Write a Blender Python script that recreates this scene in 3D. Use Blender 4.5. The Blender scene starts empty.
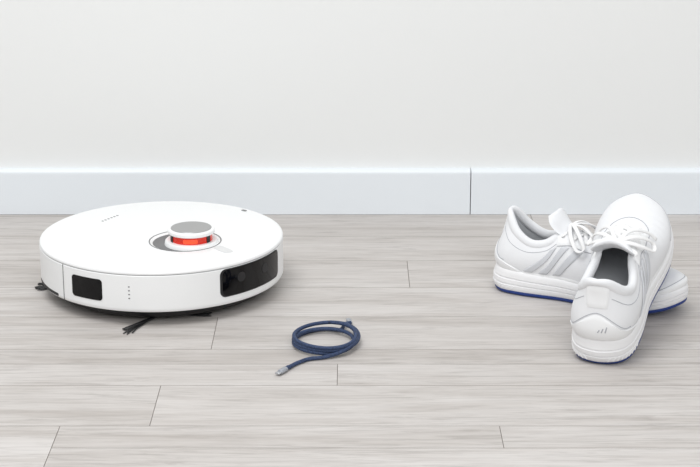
import bpy, bmesh, math, random
from mathutils import Vector, Matrix, noise
from mathutils.bvhtree import BVHTree
random.seed(4)
scene = bpy.context.scene
scene.view_settings.view_transform = 'Standard'
R = math.radians

def lin(c):
    o = []
    for v in c:
        v /= 255.0
        o.append(v/12.92 if v <= 0.04045 else ((v+0.055)/1.055)**2.4)
    return (o[0], o[1], o[2], 1)

def mat(name, col, rough=0.5, metal=0.0, spec=0.5, emis=None, estr=0, bump=None, coat=0):
    m = bpy.data.materials.new(name); m.use_nodes = True
    nt = m.node_tree; b = nt.nodes['Principled BSDF']
    b.inputs['Base Color'].default_value = lin(col)
    b.inputs['Roughness'].default_value = rough
    b.inputs['Metallic'].default_value = metal
    b.inputs['Specular IOR Level'].default_value = spec
    b.inputs['Coat Weight'].default_value = coat
    if emis:
        b.inputs['Emission Color'].default_value = lin(emis)
        b.inputs['Emission Strength'].default_value = estr
    if bump:
        kind, scale, strength, dist = bump
        tc = nt.nodes.new('ShaderNodeTexCoord')
        if kind == 'noise':
            t = nt.nodes.new('ShaderNodeTexNoise'); t.inputs['Scale'].default_value = scale
            out = t.outputs['Fac']
        else:
            t = nt.nodes.new('ShaderNodeTexVoronoi'); t.inputs['Scale'].default_value = scale
            out = t.outputs['Distance']
        nt.links.new(tc.outputs['Object'], t.inputs['Vector'])
        bp = nt.nodes.new('ShaderNodeBump')
        bp.inputs['Strength'].default_value = strength
        bp.inputs['Distance'].default_value = dist
        nt.links.new(out, bp.inputs['Height'])
        nt.links.new(bp.outputs['Normal'], b.inputs['Normal'])
    return m

def mkobj(name, verts, faces, material, parent=None, smooth=True, sharp=None):
    me = bpy.data.meshes.new(name)
    me.from_pydata([tuple(v) for v in verts], [], faces)
    me.update()
    mats = material if isinstance(material, (list, tuple)) else [material]
    for mm in mats: me.materials.append(mm)
    bm = bmesh.new(); bm.from_mesh(me)
    bmesh.ops.recalc_face_normals(bm, faces=bm.faces)
    bm.to_mesh(me); bm.free()
    if smooth:
        me.polygons.foreach_set('use_smooth', [True]*len(me.polygons))
        if sharp: me.set_sharp_from_angle(angle=R(sharp))
    o = bpy.data.objects.new(name, me)
    scene.collection.objects.link(o)
    if parent: o.parent = parent
    return o

def empty(name, loc=(0,0,0)):
    e = bpy.data.objects.new(name, None); e.location = loc
    e.empty_display_size = 0.05
    scene.collection.objects.link(e); return e

def lathe(name, prof, material, parent=None, seg=128, center=(0,0), sharp=35):
    verts, faces = [], []; rings = []
    for r, z in prof:
        if r < 1e-6:
            verts.append((center[0], center[1], z)); rings.append([len(verts)-1])
        else:
            st = len(verts)
            for i in range(seg):
                a = 2*math.pi*i/seg
                verts.append((center[0]+r*math.cos(a), center[1]+r*math.sin(a), z))
            rings.append(list(range(st, st+seg)))
    for a, b in zip(rings[:-1], rings[1:]):
        for i in range(seg):
            j = (i+1) % seg
            if len(a) == 1 and len(b) == 1: continue
            if len(a) == 1: faces.append((a[0], b[i], b[j]))
            elif len(b) == 1: faces.append((a[i], b[0], a[j]))
            else: faces.append((a[i], b[i], b[j], a[j]))
    return mkobj(name, verts, faces, material, parent, sharp=sharp)

def crom(pts, sub, closed=False):
    pts = [Vector(p) for p in pts]; n = len(pts); out = []
    rng = n if closed else n-1
    for i in range(rng):
        if closed: p0, p1, p2, p3 = pts[(i-1) % n], pts[i], pts[(i+1) % n], pts[(i+2) % n]
        else:
            p1, p2 = pts[i], pts[i+1]
            p0 = pts[i-1] if i > 0 else p1*2-p2
            p3 = pts[i+2] if i+2 < n else p2*2-p1
        for k in range(sub):
            t = k/sub
            out.append(0.5*((2*p1)+(p2-p0)*t+(2*p0-5*p1+4*p2-p3)*t*t+(3*p1-p0-3*p2+p3)*t**3))
    if not closed: out.append(pts[-1])
    return out

def sweep(name, path, a, b, material, parent=None, seg=10, closed=False, up=(0,0,1), taper=None, ups=None):
    up = Vector(up); n = len(path); verts, faces = [], []
    for i, p in enumerate(path):
        if closed: T = path[(i+1) % n]-path[(i-1) % n]
        else: T = path[min(i+1, n-1)]-path[max(i-1, 0)]
        T.normalize()
        u = ups[i] if ups else up
        N = u - T*u.dot(T)
        if N.length < 1e-4: N = Vector((0.3,0.2,0.9)) - T*Vector((0.3,0.2,0.9)).dot(T)
        N.normalize(); B = T.cross(N)
        k = taper(i/(n-1)) if taper else 1
        for j in range(seg):
            w = 2*math.pi*j/seg
            verts.append(p + B*a*k*math.cos(w) + N*b*k*math.sin(w))
    m = n if closed else n-1
    for i in range(m):
        for j in range(seg):
            k = (j+1) % seg; i2 = (i+1) % n
            faces.append((i*seg+j, i*seg+k, i2*seg+k, i2*seg+j))
    if not closed:
        faces.append(tuple(range(seg))); faces.append(tuple(range((n-1)*seg, n*seg)))
    return mkobj(name, verts, faces, material, parent)

def box_geo(verts, faces, x0, x1, y0, y1, z0, z1):
    s = len(verts)
    verts += [(x0,y0,z0),(x1,y0,z0),(x1,y1,z0),(x0,y1,z0),(x0,y0,z1),(x1,y0,z1),(x1,y1,z1),(x0,y1,z1)]
    faces += [tuple(s+i for i in f) for f in [(0,3,2,1),(4,5,6,7),(0,1,5,4),(1,2,6,5),(2,3,7,6),(3,0,4,7)]]

# ------------------------------------------------------------------ room
WALL_Y = 2.795
m_wall = mat('wall_paint', (230,231,230), 0.85, spec=0.2, bump=('noise', 180, 0.04, 0.002))
v, f = [], []; box_geo(v, f, -2.6, 2.6, WALL_Y, WALL_Y+0.1, -0.05, 2.6)
mkobj('wall_back', v, f, m_wall, smooth=False)

m_base = mat('baseboard_white', (228,233,237), 0.4, spec=0.4)
def baseboard(x0, x1, verts, faces):
    T = 0.016; H = 0.0765
    prof = [(WALL_Y, 0.0005), (WALL_Y-T, 0.0005), (WALL_Y-T, H-0.010)]
    for k in range(7):
        a = k/6*math.pi/2
        prof.append((WALL_Y-T+0.006*(1-math.cos(a)), H-0.006+0.006*math.sin(a)))
    prof.append((WALL_Y, H))
    s = len(verts); n = len(prof)
    for x in (x0, x1):
        for (y, z) in prof: verts.append((x, y, z))
    for i in range(n):
        j = (i+1) % n
        faces.append((s+i, s+j, s+n+j, s+n+i))
    faces.append(tuple(range(s, s+n))); faces.append(tuple(range(s+n, s+2*n)))
v, f = [], []
baseboard(-2.6, 0.1988, v, f); baseboard(0.2003, 2.6, v, f)
mkobj('baseboard_back', v, f, m_base, smooth=True, sharp=25)

# floor planks -------------------------------------------------------
m_floor = bpy.data.materials.new('laminate_grey_oak'); m_floor.use_nodes = True
nt = m_floor.node_tree; N = nt.nodes; L = nt.links; bs = N['Principled BSDF']
bs.inputs['Roughness'].default_value = 0.5
bs.inputs['Specular IOR Level'].default_value = 0.35
tc = N.new('ShaderNodeTexCoord'); at = N.new('ShaderNodeAttribute'); at.attribute_name = 'plank'
off = N.new('ShaderNodeVectorMath'); off.operation = 'MULTIPLY'; off.inputs[1].default_value = (17, 9, 5)
L.new(at.outputs['Color'], off.inputs[0])
add = N.new('ShaderNodeVectorMath'); add.operation = 'ADD'
L.new(tc.outputs['Object'], add.inputs[0]); L.new(off.outputs[0], add.inputs[1])
def stretched(sx, sy, scale, detail, rough, dist=0.0):
    mp = N.new('ShaderNodeMapping'); mp.inputs['Scale'].default_value = (sx, sy, 1)
    L.new(add.outputs[0], mp.inputs['Vector'])
    n = N.new('ShaderNodeTexNoise'); n.inputs['Scale'].default_value = scale
    n.inputs['Detail'].default_value = detail; n.inputs['Roughness'].default_value = rough
    n.inputs['Distortion'].default_value = dist
    L.new(mp.outputs[0], n.inputs['Vector']); return n.outputs['Fac']
def ramp(inp, stops):
    r = N.new('ShaderNodeValToRGB')
    el = r.color_ramp.elements
    while len(el) < len(stops): el.new(0.5)
    for e, (p, c) in zip(el, stops): e.position = p; e.color = c
    L.new(inp, r.inputs[0]); return r.outputs[0]
g1 = stretched(2.2, 20, 1.0, 6, 0.62, 1.0)
g2 = stretched(14, 240, 1.0, 4, 0.7, 0.3)
g3 = stretched(7, 95, 1.0, 6, 0.7, 1.2)
c1 = ramp(g1, [(0.30, lin((179,173,168))), (0.47, lin((195,190,186))), (0.68, lin((206,202,199)))])
c3 = ramp(g3, [(0.36, (0.68,0.67,0.66,1)), (0.49, (1,1,1,1)), (0.7, (1.0,1.0,1.0,1))])
c2 = ramp(g2, [(0.35, (0.82,0.815,0.81,1)), (0.55, (1,1,1,1))])
def mul(a, b, fac=1.0):
    m = N.new('ShaderNodeMix'); m.data_type = 'RGBA'; m.blend_type = 'MULTIPLY'
    m.inputs['Factor'].default_value = fac
    L.new(a, m.inputs['A']); L.new(b, m.inputs['B']); return m.outputs['Result']
c = mul(mul(c1, c3, 0.6), c2, 0.65)
sep = N.new('ShaderNodeSeparateColor'); L.new(at.outputs['Color'], sep.inputs[0])
tone = ramp(sep.outputs[2], [(0.0, (0.94,0.935,0.93,1)), (1.0, (1.0,1.0,1.0,1))])
c = mul(c, tone)
L.new(c, bs.inputs['Base Color'])
bp = N.new('ShaderNodeBump'); bp.inputs['Strength'].default_value = 0.15; bp.inputs['Distance'].default_value = 0.001
L.new(g2, bp.inputs['Height']); L.new(bp.outputs[0], bs.inputs['Normal'])
m_groove = mat('plank_groove', (148,142,137), 0.8)

PW = 0.1267; Y1 = 1.897
rows = {0: [-0.3415], 1: [-0.236], 2: [], 3: [-0.183], 4: [0.62], 5: [0.087], 6: [-0.62], 7: [0.3]}
verts, faces, cols, mids = [], [], [], []
G = 0.0006; GX = 0.00045
def plank(x0, x1, y0, y1):
    x0 += GX; x1 -= GX; y0 += G; y1 -= G
    s = len(verts)
    verts.extend([(x0,y0,0),(x1,y0,0),(x1,y1,0),(x0,y1,0),
                  (x0-GX,y0-G,-0.0010),(x1+GX,y0-G,-0.0010),(x1+GX,y1+G,-0.0010),(x0-GX,y1+G,-0.0010)])
    col = (random.random(), random.random(), random.random(), 1)
    for k, q in enumerate([(0,1,2,3),(4,5,1,0),(5,6,2,1),(6,7,3,2),(7,4,0,3)]):
        faces.append(tuple(s+i for i in q)); cols.append(col); mids.append(0 if k == 0 else 1)
for r in range(-14, 8):
    y0 = Y1+(r-1)*PW; y1 = y0+PW
    if r == 7: y1 = WALL_Y+0.02
    seams = list(rows.get(r, [random.uniform(-0.9, 0.9)]))
    base = seams[0] if seams else 0.75
    xs = sorted(set([-2.6, 2.6] + [base+k*1.38 for k in range(-3, 4) if -2.5 < base+k*1.38 < 2.5]))
    for a, b in zip(xs[:-1], xs[1:]):
        if r == 0 and a >= -0.35 and a < 0.2:
            ym = (y0+y1)/2
            plank(a, b, y0, ym); plank(a, 0.176, ym, y1); plank(0.176, b, ym, y1)
        elif r == 2 and a <= -0.016 <= b:
            ym = y0+PW*0.58
            plank(a, -0.016, y0, ym); plank(-0.016, b, y0, ym); plank(a, b, ym, y1)
        else: plank(a, b, y0, y1)
s = len(verts)
box_geo(verts, faces, -2.6, 2.6, Y1-15*PW, WALL_Y+0.02, -0.05, -0.0010)
for _ in range(6): cols.append((0.5,0.5,0.5,1)); mids.append(1)
me = bpy.data.meshes.new('floor'); me.from_pydata(verts, [], faces)
me.materials.append(m_floor); me.materials.append(m_groove)
me.polygons.foreach_set('material_index', mids)
ca = me.color_attributes.new('plank', 'FLOAT_COLOR', 'CORNER')
for p in me.polygons:
    for li in p.loop_indices: ca.data[li].color = cols[p.index]
me.update()
scene.collection.objects.link(bpy.data.objects.new('floor', me))

# ------------------------------------------------------------------ robot vacuum
m_white = mat('robot_white_plastic', (236,237,237), 0.32, spec=0.45)
m_black = mat('robot_black_glass', (7,7,9), 0.06, spec=0.28)
m_dark = mat('robot_dark_plastic', (24,24,26), 0.5)
m_grey = mat('robot_grey_seam', (120,121,122), 0.6)
m_silver = mat('robot_silver', (176,176,176), 0.32, metal=0.7)
m_recess = mat('robot_recess_grey', (112,112,113), 0.45)
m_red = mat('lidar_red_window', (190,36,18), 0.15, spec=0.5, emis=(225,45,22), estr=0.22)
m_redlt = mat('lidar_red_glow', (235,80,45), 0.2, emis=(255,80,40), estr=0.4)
rob = empty('robot_vacuum_cleaner', (-0.272, 2.41, 0))
RR = 0.175
prof = [(0, 0.012), (0.150, 0.012), (0.160, 0.016), (0.169, 0.0205), (0.1735, 0.0215), (0.1748, 0.024), (RR, 0.027), (RR, 0.0725), (0.1742, 0.0733), (0.172, 0.0734), (0, 0.0734)]
lathe('body_shell', prof, m_white, rob, 192)
top = lathe('top_cover', [(0, 0.0741), (0.1735, 0.0741), (0.1748, 0.0748), (0.1750, 0.0765), (0.1742, 0.0785), (0.172, 0.0797), (0.168, 0.0802), (0, 0.0806)], m_white, rob, 192)
LX, LY = 0.046, -0.036
RCX, RCY = LX-0.009, LY+0.0
cut = lathe('cutter', [(0, 0.0765), (0.043, 0.0765), (0.0540, 0.083), (0, 0.083)], m_recess, rob, 96, center=(RCX, RCY))
bpy.context.view_layer.update()
md = top.modifiers.new('b', 'BOOLEAN'); md.operation = 'DIFFERENCE'; md.object = cut; md.solver = 'EXACT'
dg = bpy.context.evaluated_depsgraph_get()
nm = bpy.data.meshes.new_from_object(top.evaluated_get(dg))
top.modifiers.clear(); top.data = nm
nm.set_sharp_from_angle(angle=R(20))
bpy.data.objects.remove(cut)
lathe('lidar_recess', [(0.0, 0.0767), (0.0430, 0.0767), (0.0515, 0.0812), (0.0517, 0.0812), (0.0517,0.0795), (0.0440,0.0758)], m_recess, rob, 96, center=(RCX, RCY))
c0 = (LX, LY)
lathe('lidar_base', [(0.0, 0.0768), (0.0385, 0.0768), (0.0375, 0.0815), (0.036, 0.083), (0.0, 0.083)], m_white, rob, 96, c0)
lathe('lidar_window', [(0.0, 0.0825), (0.0300, 0.0825), (0.0295, 0.0940), (0.0, 0.0940)], m_red, rob, 96, c0)
lathe('lidar_cap', [(0.0, 0.0935), (0.0325, 0.0935), (0.0335, 0.0945), (0.0335, 0.0982), (0.0325, 0.0995), (0.0305, 0.1000), (0, 0.1003)], [m_white], rob, 96, c0)
lathe('lidar_cap_disc', [(0.0, 0.1003), (0.0290, 0.1003), (0.0285, 0.1008), (0, 0.1010)], m_silver, rob, 96, c0)
def cyl_panel(name, a0, a1, z0, z1, rc, material, rad=RR, th=0.0006, centre=(0,0), nu=28, nv=14, parent=rob):
    verts, faces = [], []
    W = (R(a1)-R(a0))*rad; H = z1-z0
    def pt(u, w, rr):
        x, y = (u-0.5)*W, (w-0.5)*H
        hx, hy = W/2-rc, H/2-rc
        if abs(x) > hx and abs(y) > hy:
            dx, dy = abs(x)-hx, abs(y)-hy
            d = math.hypot(dx, dy); mx = max(dx, dy)
            if d > 1e-9:
                kx = mx/d
                x = math.copysign(hx+dx*kx, x); y = math.copysign(hy+dy*kx, y)
        a = (R(a0)+R(a1))/2 + x/rad
        return (centre[0]+rr*math.sin(a), centre[1]-rr*math.cos(a), (z0+z1)/2+y)
    def fr(n, r, T):
        out = [i/n for i in range(n+1)]
        e = r/T
        out += [e*k/4 for k in range(5)] + [1-e*k/4 for k in range(5)]
        return sorted(set(round(q, 5) for q in out))
    U = fr(nu, rc, W); V = fr(nv, rc, H)
    for layer, rr in enumerate((rad+th, rad-0.001)):
        for w in V:
            for u in U: verts.append(pt(u, w, rr))
    nU, nV = len(U), len(V); B = nU*nV
    for j in range(nV-1):
        for i in range(nU-1):
            q = (j*nU+i, j*nU+i+1, (j+1)*nU+i+1, (j+1)*nU+i)
            faces.append(q); faces.append(tuple(B+k for k in reversed(q)))
    edge = [(i) for i in range(nU)] + [j*nU+nU-1 for j in range(1, nV)] + [(nV-1)*nU+i for i in range(nU-2, -1, -1)] + [j*nU for j in range(nV-2, 0, -1)]
    for a, b in zip(edge, edge[1:]+edge[:1]): faces.append((a, b, B+b, B+a))
    return mkobj(name, verts, faces, material, parent, sharp=40)
cyl_panel('sensor_window_small', -39.0, -22.0, 0.0335, 0.0640, 0.005, m_black)
cyl_panel('sensor_frame', 32.5, 74.5, 0.0325, 0.0728, 0.009, m_dark)
cyl_panel('camera_window', 33.8, 73.2, 0.0340, 0.0714, 0.008, m_black, th=0.0011)
for k, a in enumerate((44, 60)):
    cyl_panel('camera_lens_%d' % k, a-2.2, a+2.2, 0.050, 0.0635, 0.006, m_dark, th=0.0015)
cyl_panel('bumper_seam', -45.6, -45.0, 0.0225, 0.0733, 0.0002, m_grey, th=0.00012)
cyl_panel('bumper_seam_rear', 134, 134.6, 0.0225, 0.0733, 0.0002, m_grey, th=0.00012)
for k in range(4):
    cyl_panel('status_mark_%d' % k, -9.5, -8.7, 0.0400+k*0.0055, 0.0417+k*0.0055, 0.0006, m_grey, th=0.0003)
cyl_panel('side_vent', -76, -50, 0.0235, 0.0275, 0.0015, m_dark, th=0.0003)
def flat_pill(name, cx, cy, lx, ly, z0, z1, ang, material, power=4):
    verts = []; n = 48
    for z in (z0, z1):
        for i in range(n):
            t = 2*math.pi*i/n
            x = math.copysign(abs(math.cos(t))**(2/power), math.cos(t))*lx
            y = math.copysign(abs(math.sin(t))**(2/power), math.sin(t))*ly
            ca_, sa_ = math.cos(ang), math.sin(ang)
            verts.append((cx+x*ca_-y*sa_, cy+x*sa_+y*ca_, z))
    faces = [tuple(range(n)), tuple(range(n, 2*n))]
    for i in range(n): faces.append((i, (i+1) % n, n+(i+1) % n, n+i))
    return mkobj(name, verts, faces, material, rob, sharp=40)
m_btn = mat('robot_button', (214,215,215), 0.3)
flat_pill('control_button', 0.094, -0.078, 0.017, 0.0075, 0.0795, 0.0812, R(-52), m_btn)
for k in range(6):
    flat_pill('top_letter_%d' % k, -0.094+k*0.0036, 0.062+k*0.0058, 0.0011, 0.0018, 0.0795, 0.08075, R(60), m_grey)
flat_pill('dock_sensor', 0.112, 0.118, 0.0045, 0.0025, 0.0788, 0.0809, R(-40), m_grey)
for k, a in enumerate((-62, 58, 180)):
    cyl_panel('lidar_post_%d' % k, a-7, a+7, 0.0828, 0.0937, 0.0005, m_dark, rad=0.0302, th=0.0006, centre=c0, nu=4, nv=3)
cyl_panel('lidar_glow_patch', -18, 22, 0.0845, 0.0905, 0.002, m_redlt, rad=0.0300, th=0.0002, centre=c0, nu=8, nv=4)  # bright middle of the red band painted in as a glowing patch
def wheel(name, x, y, r, w):
    verts, faces = [], []; n = 40
    prof = [(-w/2, r*0.86), (-w/2, r*0.95), (-w/2+0.002, r), (w/2-0.002, r), (w/2, r*0.95), (w/2, r*0.86)]
    for (dx, rr) in prof:
        for i in range(n):
            t = 2*math.pi*i/n
            verts.append((x+dx, y+rr*math.cos(t), r+0.0002+rr*math.sin(t)))
    for k in range(len(prof)-1):
        for i in range(n):
            j = (i+1) % n
            faces.append((k*n+i, k*n+j, (k+1)*n+j, (k+1)*n+i))
    faces.append(tuple(range(n))); faces.append(tuple(range((len(prof)-1)*n, len(prof)*n)))
    mkobj(name, verts, faces, m_dark, rob, sharp=40)
wheel('drive_wheel_1', -0.10, 0.02, 0.030, 0.022); wheel('drive_wheel_2', 0.10, 0.0, 0.030, 0.022)
wheel('caster_wheel', 0.03, -0.11, 0.011, 0.014)
lathe('underside_shadow_plate', [(0, 0.0060), (0.150, 0.0060), (0.160, 0.0115), (0.163, 0.0170), (0, 0.0170)], m_dark, rob)  # dark base disc; its colour also stands in for the shadow beneath
# side brushes
def bristles(tag, hubp, ang, length, n=14, spread=0.10, start=0.0):
    for k in range(n):
        a = R(ang) + random.uniform(-spread, spread); ln = length*random.uniform(0.9, 1.03)
        bend = random.uniform(0.05, 0.2)
        pts = []
        for q in range(7):
            t = start+(1-start)*q/6; aa = a + bend*t*t
            pts.append(Vector((hubp[0]+ln*t*math.cos(aa), hubp[1]+ln*t*math.sin(aa), 0.0058-0.0045*min(1, t*1.4)+0.0006*random.random())))
        sweep('%s_bristle_%d' % (tag, k), pts, 0.0007, 0.0006, m_dark, rob, seg=5)
def arm(tag, hubp, ang, length, n=12, spread=0.1, w=0.0045, frac=0.6):
    a = R(ang)
    pts = [Vector((hubp[0]+length*frac*t/5*math.cos(a), hubp[1]+length*frac*t/5*math.sin(a), 0.0056-0.0032*t/5)) for t in range(6)]
    sweep(tag+'_arm', pts, w, 0.0012, m_dark, rob, seg=8)
    bristles(tag, hubp, ang, length, n, spread)
hub = (0.020, -0.125)
lathe('side_brush_hub', [(0, 0.003), (0.012, 0.003), (0.014, 0.0055), (0.010, 0.0095), (0, 0.0095)], m_dark, rob, 32, hub)
arm('brush0', hub, 230, 0.092, 8, 0.015, 0.0038, 0.92)
arm('brush1', hub, 350, 0.060, 8); arm('brush2', hub, 110, 0.060, 8)
hub2 = (-0.115, 0.005)
lathe('side_brush_hub_rear', [(0, 0.003), (0.012, 0.003), (0.014, 0.0055), (0.010, 0.0095), (0, 0.0095)], m_dark, rob, 32, hub2)
arm('rearbrush0', hub2, 174, 0.068, 18); arm('rearbrush1', hub2, 190, 0.072, 18)

# ------------------------------------------------------------------ shoes
m_mesh = mat('shoe_white_mesh', (230,231,233), 0.8, spec=0.2, bump=('vor', 900, 0.3, 0.0006))
m_over = mat('shoe_white_overlay', (237,238,239), 0.45, spec=0.35)
m_strip = mat('shoe_stripe', (202,204,208), 0.45, spec=0.4)
m_seam = mat('shoe_seam_thread', (176,178,183), 0.8, spec=0.2)
m_mid = mat('shoe_midsole_foam', (234,234,235), 0.6, spec=0.3)
m_blue = mat('shoe_blue_outsole', (30,58,128), 0.5)
m_lin = mat('shoe_lining', (204,206,209), 0.9, spec=0.1)
m_lace = mat('shoe_lace', (236,236,236), 0.8, spec=0.2, bump=('noise', 900, 0.4, 0.0006))

# stations: sole(x,y,z) P1 P2 Opening   (mm)
ST = [
 ((5,0,37),   (-9,0,56),   (17,0,82),  (17,0,118)),
 ((10,21,37), (-2,28,56),  (19,22,82), (22,14,114)),
 ((26,33,36), (21,42,54),  (30,36,74), (38,27,94)),
 ((56,37,34), (53,44,52),  (56,40,66), (62,31,80)),
 ((86,36,32), (84,42,52),  (86,38,70), (86,28,83)),
 ((112,35,31),(110,41,55), (109,35,80),(105,20,98)),
 ((140,38,29),(140,44,53), (136,36,77),(127,16,93)),
 ((175,44,27),(176,51,47), (166,40,72),(148,14,86)),
 ((210,48,26),(212,55,43), (198,40,64),(166,12,79)),
 ((245,45,25),(251,50,42), (227,33,61),(179,9,73)),
 ((273,31,25),(281,34,43), (248,18,62),(185,5,70)),
 ((288,0,25), (299,0,43),  (257,0,65), (187,0,69))]
def lift(x):
    l = 0
    if x > 190: l += ((x-190)/98)**2*17
    if x < 25: l += ((25-x)/30)**2*5
    return l
def cshift(x): return -7*(max(0, x)/285)**2 + 4*math.sin(math.pi*min(1, max(0, x/285)))
def cr1(a, b, c, d, t): return 0.5*((2*b)+(c-a)*t+(2*a-5*b+4*c-d)*t*t+(3*b-a-3*c+d)*t**3)
def station(s, k):
    n = len(ST)-1; i = min(int(s), n-1); t = s-i
    P1 = ST[i][k]; P2 = ST[i+1][k]
    def mir(p): return (p[0], -p[1], p[2])
    P0 = ST[i-1][k] if i > 0 else mir(ST[1][k])
    P3 = ST[i+2][k] if i+2 <= n else mir(ST[n-1][k])
    return Vector([cr1(P0[q], P1[q], P2[q], P3[q], t) for q in range(3)])
def Sraw(s, t, side):
    a, b, c_, d = (station(s, k) for k in range(4))
    p = a*(1-t)**3 + b*3*t*(1-t)**2 + c_*3*t*t*(1-t) + d*t**3
    p = Vector((p.x, p.y*side, p.z))
    if 7 < s <= 11 and t > 0.25:
        p.z += 0.9*math.sin(p.x*0.42+p.y*0.05)*math.sin(math.pi*min(1, (t-0.25)/0.6))*min(1, s-7)*max(0, min(1, (250-p.x)/30))
    p.y += cshift(p.x); p.z += lift(p.x)*(1 - 0.3*t)
    return p
def S(s, t, side, off=0.0):
    p = Sraw(s, t, side)
    if off:
        e = 0.02
        s0, s1 = max(0, s-e), min(11, s+e); t0, t1 = max(0, t-e), min(1, t+e)
        n = (Sraw(s1, t, side)-Sraw(s0, t, side)).cross(Sraw(s, t1, side)-Sraw(s, t0, side))
        if s < 0.03 or s > 10.97:
            n = Vector((n.x, 0, n.z))
        n.normalize()
        ctr = Vector((max(40, min(p.x, 235)), cshift(p.x), 45))
        if n.dot(p-ctr) < 0: n = -n
        p = p + n*off
    return p
MM = 0.001
def sm(x): x = max(0, min(1, x)); return x*x*(3-2*x)

def build_shoe(name, mirror=1):
    par = empty(name)
    def mk(nm, vs, fs, mt, **k): return mkobj(nm, [Vector((p[0], p[1]*mirror, p[2]))*MM for p in vs], fs, mt, par, **k)
    sub = 8; nS = 11*sub; T = 22
    loop = [(i/sub, 1) for i in range(nS+1)] + [(i/sub, -1) for i in range(nS-1, 0, -1)]
    n = len(loop)
    vs, fs = [], []
    for j in range(T+1):
        for (s_, sd) in loop: vs.append(S(s_, j/T, sd))
    for j in range(T):
        for i in range(n):
            k = (i+1) % n
            fs.append((j*n+i, j*n+k, (j+1)*n+k, (j+1)*n+i))
    mk('upper', vs, fs, [m_mesh, m_lin])
    vs2 = []
    for j in range(T+1):
        for (s_, sd) in loop:
            w = max(0, min(1, (5.5-s_)/1.5))
            d = -3.5 - 3.0*w*math.sin(math.pi*min(1, max(0, (j/T-0.45)/0.55)))
            vs2.append(S(s_, j/T, sd, d))
    mk('lining', vs2, fs, m_lin)
    path = [S(s_, 1.0, sd, -2.6 if s_ < 5 else -1.8) for (s_, sd) in loop]
    verts, faces = [], []; seg = 14
    ctrs = [Vector((max(36, min(p.x, 160)), cshift(p.x), p.z)) for p in path]
    for i, p in enumerate(path):
        Tn = (path[(i+1) % n]-path[(i-1) % n]).normalized()
        out = (p-ctrs[i]); out = out-Tn*out.dot(Tn)
        if out.length < 1e-3: out = Vector((1, 0, 0))
        out.normalize(); B = Tn.cross(out)
        s_ = loop[i][0]
        w = max(0, min(1, (5.2-s_)/1.0)); w = w*w*(3-2*w); r = 1.7 + 4.0*w
        if s_ < 1.5: r = 3.6 + 2.1*s_/1.5
        for k in range(seg):
            a = 2*math.pi*k/seg
            verts.append(p + out*r*math.cos(a) + B*r*1.25*math.sin(a))
    for i in range(n):
        for k in range(seg):
            q = (k+1) % seg; i2 = (i+1) % n
            faces.append((i*seg+k, i*seg+q, i2*seg+q, i2*seg+k))
    mk('collar_padding', verts, faces, m_mesh)
    def patch(nm, fn, nu, nv, mt, off, sd, th=1.2):
        vs, fs = [], []
        for lay in (off, off-th):
            for j in range(nv+1):
                for i in range(nu+1):
                    s_, t_ = fn(i/nu, j/nv)
                    o2 = lay
                    if lay == off and (j in (0, nv) or (i == 0 and s_ > 0.01) or (i == nu and s_ < 10.99)): o2 = off*0.3
                    vs.append(S(max(0, min(11, s_)), max(0, min(1, t_)), sd, o2))
        W = nu+1; B = W*(nv+1)
        for j in range(nv):
            for i in range(nu):
                q = (j*W+i, j*W+i+1, (j+1)*W+i+1, (j+1)*W+i)
                fs.append(q); fs.append(tuple(B+k for k in reversed(q)))
        ed = list(range(W)) + [j*W+nu for j in range(1, nv+1)] + [nv*W+i for i in range(nu-1, -1, -1)] + [j*W for j in range(nv-1, 0, -1)]
        for a, b in zip(ed, ed[1:]+ed[:1]): fs.append((a, b, B+b, B+a))
        return mk(nm, vs, fs, mt, sharp=40)
    def seam(nm, fn, sd, off, nq=60, r=0.45):
        pts = []
        for q in range(nq+1):
            s_, t_ = fn(q/nq); p = S(max(0, min(11, s_)), max(0, min(1, t_)), sd, off)
            pts.append(Vector((p.x, p.y*mirror, p.z))*MM)
        sweep(nm, pts, r*MM, r*MM, m_seam, par, seg=6)
    for sd in (1, -1):
        tag = 'a' if sd == 1 else 'b'
        patch('heel_counter_'+tag, lambda u, w: (u*(2.9-1.1*w*w), w*(0.56-0.30*sm(u*1.1))), 30, 12, m_over, 1.5, sd)
        seam('heel_seam_'+tag, lambda u: (u*1.95, 0.585-0.30*sm(u*1.1)), sd, 0.2)
        patch('heel_tab_'+tag, lambda u, w: (u*(0.55+0.35*w), 0.66+0.30*w), 8, 8, m_over, 1.3, sd)
        ey = lambda u: 0.25-0.11*u+0.02*math.sin(u*30)*max(0, 1-u*1.5)
        patch('eyestay_'+tag, lambda u, w: (4.75+u*6.25, 1-(1-w)*ey(u)), 60, 6, m_over, 1.5, sd)
        seam('eyestay_seam_'+tag, lambda u: (4.75+u*6.25, 1-ey(u)-0.012), sd, 0.2, 90)
        patch('toe_guard_'+tag, lambda u, w: (8.3+u*2.7, w*(0.08+0.16*sm(u))), 28, 6, m_over, 1.2, sd)
        seam('toe_seam_'+tag, lambda u: (8.3+u*2.7, 0.095+0.16*sm(u)), sd, 0.1)
        patch('mudguard_'+tag, lambda u, w: (2.9+u*5.5, w*0.08), 40, 3, m_over, 1.0, sd)
        seam('collar_seam_'+tag, lambda u: (0.9+u*3.9, 0.80-0.08*math.sin(math.pi*u)), sd, 0.05)
        for k in range(3):
            s0 = 2.95+k*0.78
            patch('stripe_%s%d' % (tag, k), lambda u, w, s0=s0: (s0+0.46*u+1.35*w, 0.10+0.62*w), 8, 24, m_strip, 1.7, sd)
    for k in range(3):
        s0 = 0.10+k*0.17
        seam('heel_emblem_%d' % k, lambda u, s0=s0, k=k: (s0+0.08*u, 0.26+(0.05+0.03*k)*u), 1, 1.4, 8, 0.8)
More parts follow.
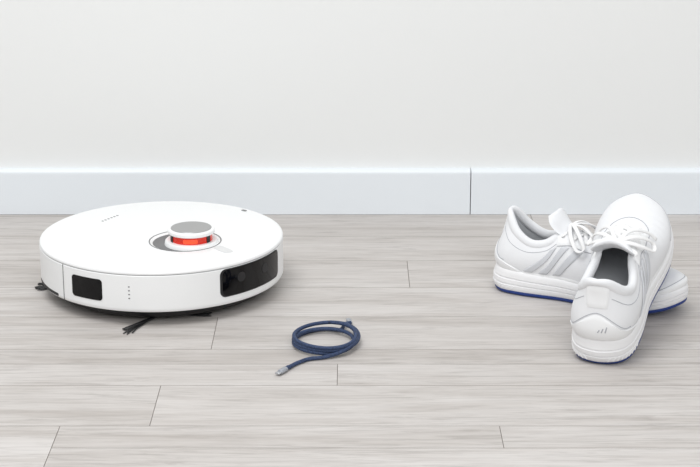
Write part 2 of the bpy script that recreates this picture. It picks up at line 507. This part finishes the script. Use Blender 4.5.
    def outline(s_, sd, o, z):
        p = Sraw(s_, 0, sd); e = 0.02
        tn = Sraw(min(11, s_+e), 0, sd)-Sraw(max(0, s_-e), 0, sd); tn.z = 0
        nn = Vector((tn.y, -tn.x, 0)).normalized()
        if s_ < 0.03: nn = Vector((-1, 0, 0))
        if s_ > 10.97: nn = Vector((1, 0, 0))
        if nn.dot(p-Vector((max(40, min(p.x, 240)), cshift(p.x), p.z))) < 0: nn = -nn
        zr = station(s_, 0).z
        zz = z if z < 8 else 8+(z-8)/22*(zr-8)
        q = p+nn*o
        return Vector((q.x, q.y, zz+lift(p.x)))
    def heelflare(s_, z): return (3.5 if 2 < z < 27 else 0)*max(0, 1-s_/2.5)*math.sin(math.pi*min(1, max(0, (z-2)/25)))**0.5
    def ringmesh(nm, prof, mt, capb=True):
        vs, fs = [], []
        for (o, z) in prof:
            for (s_, sd) in loop: vs.append(outline(s_, sd, o + heelflare(s_, z), z))
        for j in range(len(prof)-1):
            for i in range(n):
                k = (i+1) % n
                fs.append((j*n+i, j*n+k, (j+1)*n+k, (j+1)*n+i))
        if capb:
            for i in range(nS):
                a, b = i, i+1
                c_, d = (n-i) % n, (n-i-1) % n
                if i == 0: fs.append((a, b, d))
                elif i == nS-1: fs.append((a, b, c_))
                else: fs.append((a, b, d, c_))
        return mk(nm, vs, fs, mt, sharp=38)
    ringmesh('outsole', [(-5, 0.0), (0.0, 0.2), (2.4, 1.6), (3.2, 3.5), (3.2, 5.9), (-2, 6.2)], m_blue, True)
    ringmesh('midsole', [(-3, 5.4), (2.4, 5.6), (3.6, 7.6), (4.4, 10), (4.6, 13.2), (3.0, 13.9), (3.0, 14.8), (4.7, 15.5), (4.7, 20.0), (2.7, 20.8), (2.7, 21.7), (4.2, 22.4), (4.0, 27), (3.2, 30), (1.9, 31.5), (0, 32.2), (-3, 32)], m_mid, False)
    for sd in (1, -1):
        for k in range(9):
            s0 = 0.5+k*0.24; pts = []
            for q in range(7):
                t = q/6; z = 8.5+4.2*t
                s_ = s0+0.16*t
                pts.append(outline(s_, sd, 4.3+heelflare(s_, z), z))
            pts = [Vector((p.x, p.y*mirror, p.z))*MM for p in pts]
            sweep('sole_rib', pts, 0.0010, 0.0008, m_mid, par, seg=6)
    vs, fs = [], []
    for (s_, sd) in loop:
        p = outline(s_, sd, -3, 30); p.z += 4; vs.append(p)
    for i in range(nS):
        a, b = i, i+1; c_, d = (n-i) % n, (n-i-1) % n
        if i == 0: fs.append((a, b, d))
        elif i == nS-1: fs.append((a, b, c_))
        else: fs.append((a, b, d, c_))
    mk('insole', vs, fs, m_lin)
    # tongue
    cl = crom([(196,0,66),(180,0,72),(160,0,81),(140,0,89),(122,0,96),(108,0,106),(98,0,118),(91,0,127)], 5)
    hw = crom([(7,0,0),(11,0,0),(15,0,0),(18,0,0),(21,0,0),(25,0,0),(27,0,0),(21,0,0)], 5)
    vs, fs = [], []; nv = 16
    for lay in (0, 1):
        for i, p in enumerate(cl):
            tn = (cl[min(i+1, len(cl)-1)]-cl[max(i-1, 0)]).normalized()
            nm_ = Vector((-tn.z, 0, tn.x))
            if nm_.z < 0: nm_ = -nm_
            u = i/(len(cl)-1); th = 3.0+1.8*sm((u-0.6)/0.3)
            for j in range(nv+1):
                w = j/nv*2-1
                edge = math.sqrt(max(0, 1-w**6))*(1 if i < len(cl)-1 else 0.3)
                sag = 9*w*w*(hw[i].x/22)
                q = p + Vector((0, w*hw[i].x, 0)) - nm_*sag + nm_*((th if lay == 0 else -th*0.8)*edge)
                q.y += cshift(q.x); vs.append(q)
    W = nv+1; B = W*len(cl)
    for i in range(len(cl)-1):
        for j in range(nv):
            q = (i*W+j, i*W+j+1, (i+1)*W+j+1, (i+1)*W+j)
            fs.append(q); fs.append(tuple(B+k for k in reversed(q)))
    ed = list(range(W)) + [i*W+nv for i in range(1, len(cl))] + [(len(cl)-1)*W+j for j in range(nv-1, -1, -1)] + [i*W for i in range(len(cl)-2, 0, -1)]
    for a, b in zip(ed, ed[1:]+ed[:1]): fs.append((a, b, B+b, B+a))
    mk('tongue', vs, fs, m_mesh)
    # laces
    def lace(nm, pts, a=3.3, b=1.3, sub=6, taper=None):
        pth = crom([Vector((p[0], p[1]*mirror, p[2]))*MM for p in pts], sub)
        sweep(nm, pth, a*MM, b*MM, m_lace, par, seg=10, up=(-0.35, 0, 1), taper=taper)
    ev = [5.15, 5.85, 6.6, 7.35, 8.1, 8.9]
    Lp = [S(s_, 0.93, 1, 1.8) for s_ in ev]; Rp = [S(s_, 0.93, -1, 1.8) for s_ in ev]
    for k in range(len(ev)-1):
        for a, b, z in ((Lp[k+1], Rp[k], 0), (Rp[k+1], Lp[k], 2.4)):
            mid = (a+b)/2; mid.z = max(a.z, b.z)+4.5+z
            q1 = a.lerp(b, 0.22); q1.z = a.z+3.4+z*0.7+(b.z-a.z)*0.22; q2 = a.lerp(b, 0.78); q2.z = b.z+2.2+z*0.7
            lace('lace_cross', [a-Vector((0,0,1.5)), a+Vector((0,0,1)), q1, mid, q2, b+Vector((0,0,1)), b-Vector((0,0,1.5))])
    a, b = Lp[-1], Rp[-1]; mid = (a+b)/2; mid.z += 4
    lace('lace_bar', [a, a.lerp(mid, .5)+Vector((0,0,1.5)), mid, b.lerp(mid, .5)+Vector((0,0,1.5)), b])
    kx = Lp[0].x+5; kz = Lp[0].z+10; ky = cshift(kx)
    bmv = bmesh.new(); bmesh.ops.create_uvsphere(bmv, u_segments=20, v_segments=12, radius=1.0)
    vs = [Vector((kx+v.co.x*5.0, ky+v.co.y*6.0, kz+v.co.z*4.0)) for v in bmv.verts]
    fs = [tuple(v.index for v in f_.verts) for f_ in bmv.faces]; bmv.free()
    mk('lace_knot', vs, fs, m_lace)
    for sd in (1, -1):
        lace('lace_loop', [(kx, ky, kz), (kx+4, ky+sd*9, kz+4), (kx+12, ky+sd*20, kz+2), (kx+24, ky+sd*32, kz-9),
                           (kx+31, ky+sd*39, kz-22), (kx+22, ky+sd*41, kz-25), (kx+9, ky+sd*31, kz-10), (kx+1, ky+sd*14, kz+1), (kx, ky, kz)], 3.0, 1.4, 6)
        lace('lace_end', [(kx, ky, kz), (kx+8, ky+sd*5, kz+3), (kx+22, ky+sd*11, kz+2), (kx+38, ky+sd*20, kz-7), (kx+50, ky+sd*30, kz-20), (kx+54, ky+sd*38, kz-32)], 2.8, 1.2, 6)
        e = Lp[0] if sd == 1 else Rp[0]
        lace('lace_feed', [e, e*0.5+Vector((kx, ky, kz+2))*0.5, (kx, ky, kz)], 3.0, 1.3)
    return par

def place(par, yaw, pitch, roll, pos, sc=1.0):
    par.matrix_world = Matrix.Translation(pos) @ Matrix.Rotation(R(yaw), 4, 'Z') @ Matrix.Rotation(R(-pitch), 4, 'Y') @ Matrix.Rotation(R(roll), 4, 'X') @ Matrix.Scale(sc, 4)
def minz(par):
    M = par.matrix_world
    return min((M @ v.co).z for ch in par.children for v in ch.data.vertices)
def ground(par):
    d = minz(par); par.matrix_world = Matrix.Translation((0, 0, -d+0.0002)) @ par.matrix_world

shoe1 = build_shoe('running_shoe', 1)
shoe2 = build_shoe('running_shoe', -1)
place(shoe1, -26.0, 0, 0, (0.215, 2.420, 0), 0.975); ground(shoe1)
def bvh(par, names=None):
    vs, fs = [], []
    M = par.matrix_world
    for ch in par.children:
        if names and not any(ch.name.startswith(q) for q in names): continue
        b = len(vs)
        vs += [M @ v.co for v in ch.data.vertices]
        fs += [tuple(b+i for i in p.vertices) for p in ch.data.polygons]
    return BVHTree.FromPolygons(vs, fs)
b1 = bvh(shoe1)
pitch = 8.0
while pitch < 32:
    place(shoe2, 69.5, pitch, 0, (0.319, 2.098, 0), 1.05); ground(shoe2)
    if not b1.overlap(bvh(shoe2, ['outsole', 'midsole', 'upper', 'toe_guard'])): break
    pitch += 0.5
print('PITCH', pitch)

# ------------------------------------------------------------------ usb cable
m_cable = bpy.data.materials.new('braided_navy'); m_cable.use_nodes = True
nt = m_cable.node_tree; b_ = nt.nodes['Principled BSDF']
tc = nt.nodes.new('ShaderNodeTexCoord'); vo = nt.nodes.new('ShaderNodeTexVoronoi'); vo.inputs['Scale'].default_value = 600
rp = nt.nodes.new('ShaderNodeValToRGB'); rp.color_ramp.elements[0].color = lin((60,80,118)); rp.color_ramp.elements[1].color = lin((22,33,58))
nt.links.new(tc.outputs['Object'], vo.inputs['Vector']); nt.links.new(vo.outputs['Distance'], rp.inputs[0])
nt.links.new(rp.outputs[0], b_.inputs['Base Color']); b_.inputs['Roughness'].default_value = 0.7
m_plug = mat('plug_metal', (190,192,196), 0.3, metal=0.8)
m_plugb = mat('plug_housing', (165,169,176), 0.35, metal=0.5)
cab = empty('usb_cable', (-0.033, 2.17, 0))
RC = 0.0026
turns = 3.05; steps = 40; a_start = 62
raw = [Vector((0.034, 0.068, RC+0.003)), Vector((0.026, 0.062, RC+0.003))]
offs = [(0.000, 0.000, 0.042, 0.050), (-0.002, -0.004, 0.0395, 0.043), (0.002, 0.003, 0.044, 0.052), (0.0, -0.002, 0.040, 0.047)]
for i in range(steps+1):
    t = i/steps*turns; a = R(a_start) + t*2*math.pi
    k = min(int(t), 2); u = t-k
    o0, o1 = offs[k], offs[k+1]
    cx, cy, rx, ry = [p*(1-u)+q*u for p, q in zip(o0, o1)]
    z = RC + 0.0004 + 0.0048*t*0.8 + 0.0012*math.sin(a*2)
    raw.append(Vector((cx+rx*math.cos(a), cy+ry*math.sin(a), max(RC+0.0002, z))))
path = crom(raw, 6)
sweep('cable_coil', path, RC, RC, m_cable, cab, seg=12)
tail = crom([Vector((0.040, 0.010, 0.0125)), Vector((0.040, -0.018, 0.0115)), Vector((0.024, -0.044, 0.007)), Vector((0.000, -0.056, 0.0032)), Vector((-0.020, -0.062, RC+0.0003)), Vector((-0.036, -0.078, RC+0.0003)), Vector((-0.046, -0.094, RC+0.0006))], 8)
sweep('cable_tail', tail, RC, RC, m_cable, cab, seg=12)
def seg_tube(nm, p, d, l, a, b, mt):
    p = Vector(p); d = Vector(d).normalized()
    pth = [p+d*l*t for t in (0, 0.04, 0.1, 0.9, 0.96, 1.0)]
    return sweep(nm, pth, a, b, mt, cab, seg=20, taper=lambda t: 0.8 if t in (0, 1) else (0.94 if t in (0.2, 0.8) else 1))
d = Vector((-0.012, -0.020, 0.0)).normalized(); p = Vector((-0.045, -0.092, 0.0036))
seg_tube('strain_relief', p, d, 0.008, 0.0029, 0.0029, m_cable)
seg_tube('plug_housing_a', p+d*0.007, d, 0.014, 0.0042, 0.0032, m_plugb)
seg_tube('plug_tip_a', p+d*0.0205, d, 0.007, 0.0038, 0.0014, m_plug)
d2 = Vector((-0.1, 1, 0)).normalized(); p2 = Vector((0.0325, 0.068, 0.0048))
seg_tube('plug_housing_b', p2, d2, 0.012, 0.0040, 0.0032, m_plugb)
seg_tube('plug_tip_b', p2+d2*0.0115, d2, 0.007, 0.0036, 0.0013, m_plug)

# ------------------------------------------------------------------ lights
w = bpy.data.worlds.new('studio'); scene.world = w; w.use_nodes = True
w.node_tree.nodes['Background'].inputs[0].default_value = (0.98, 0.99, 1.0, 1)
w.node_tree.nodes['Background'].inputs[1].default_value = 0.65
def area(name, loc, target, size, power, col=(1,1,1)):
    l = bpy.data.lights.new(name, 'AREA'); l.shape = 'RECTANGLE'; l.size, l.size_y = size; l.energy = power; l.color = col
    o = bpy.data.objects.new(name, l); scene.collection.objects.link(o)
    o.location = loc; o.rotation_euler = (Vector(target)-Vector(loc)).to_track_quat('-Z', 'Y').to_euler()
area('softbox_overhead', (-0.7, 1.4, 2.6), (0.0, 2.35, 0.0), (1.3, 1.3), 35, (0.99, 0.995, 1.0))
area('softbox_front', (0.5, -0.8, 2.2), (0.0, 2.6, 0.5), (2.0, 1.6), 42, (0.99, 0.995, 1.0))

# ------------------------------------------------------------------ camera
cam = bpy.data.cameras.new('camera'); cam.sensor_width = 36; cam.lens = 1743*36/700
co = bpy.data.objects.new('camera', cam); scene.collection.objects.link(co)
co.location = (0, 0, 0.817); co.rotation_euler = (R(73), 0, 0)
scene.camera = co
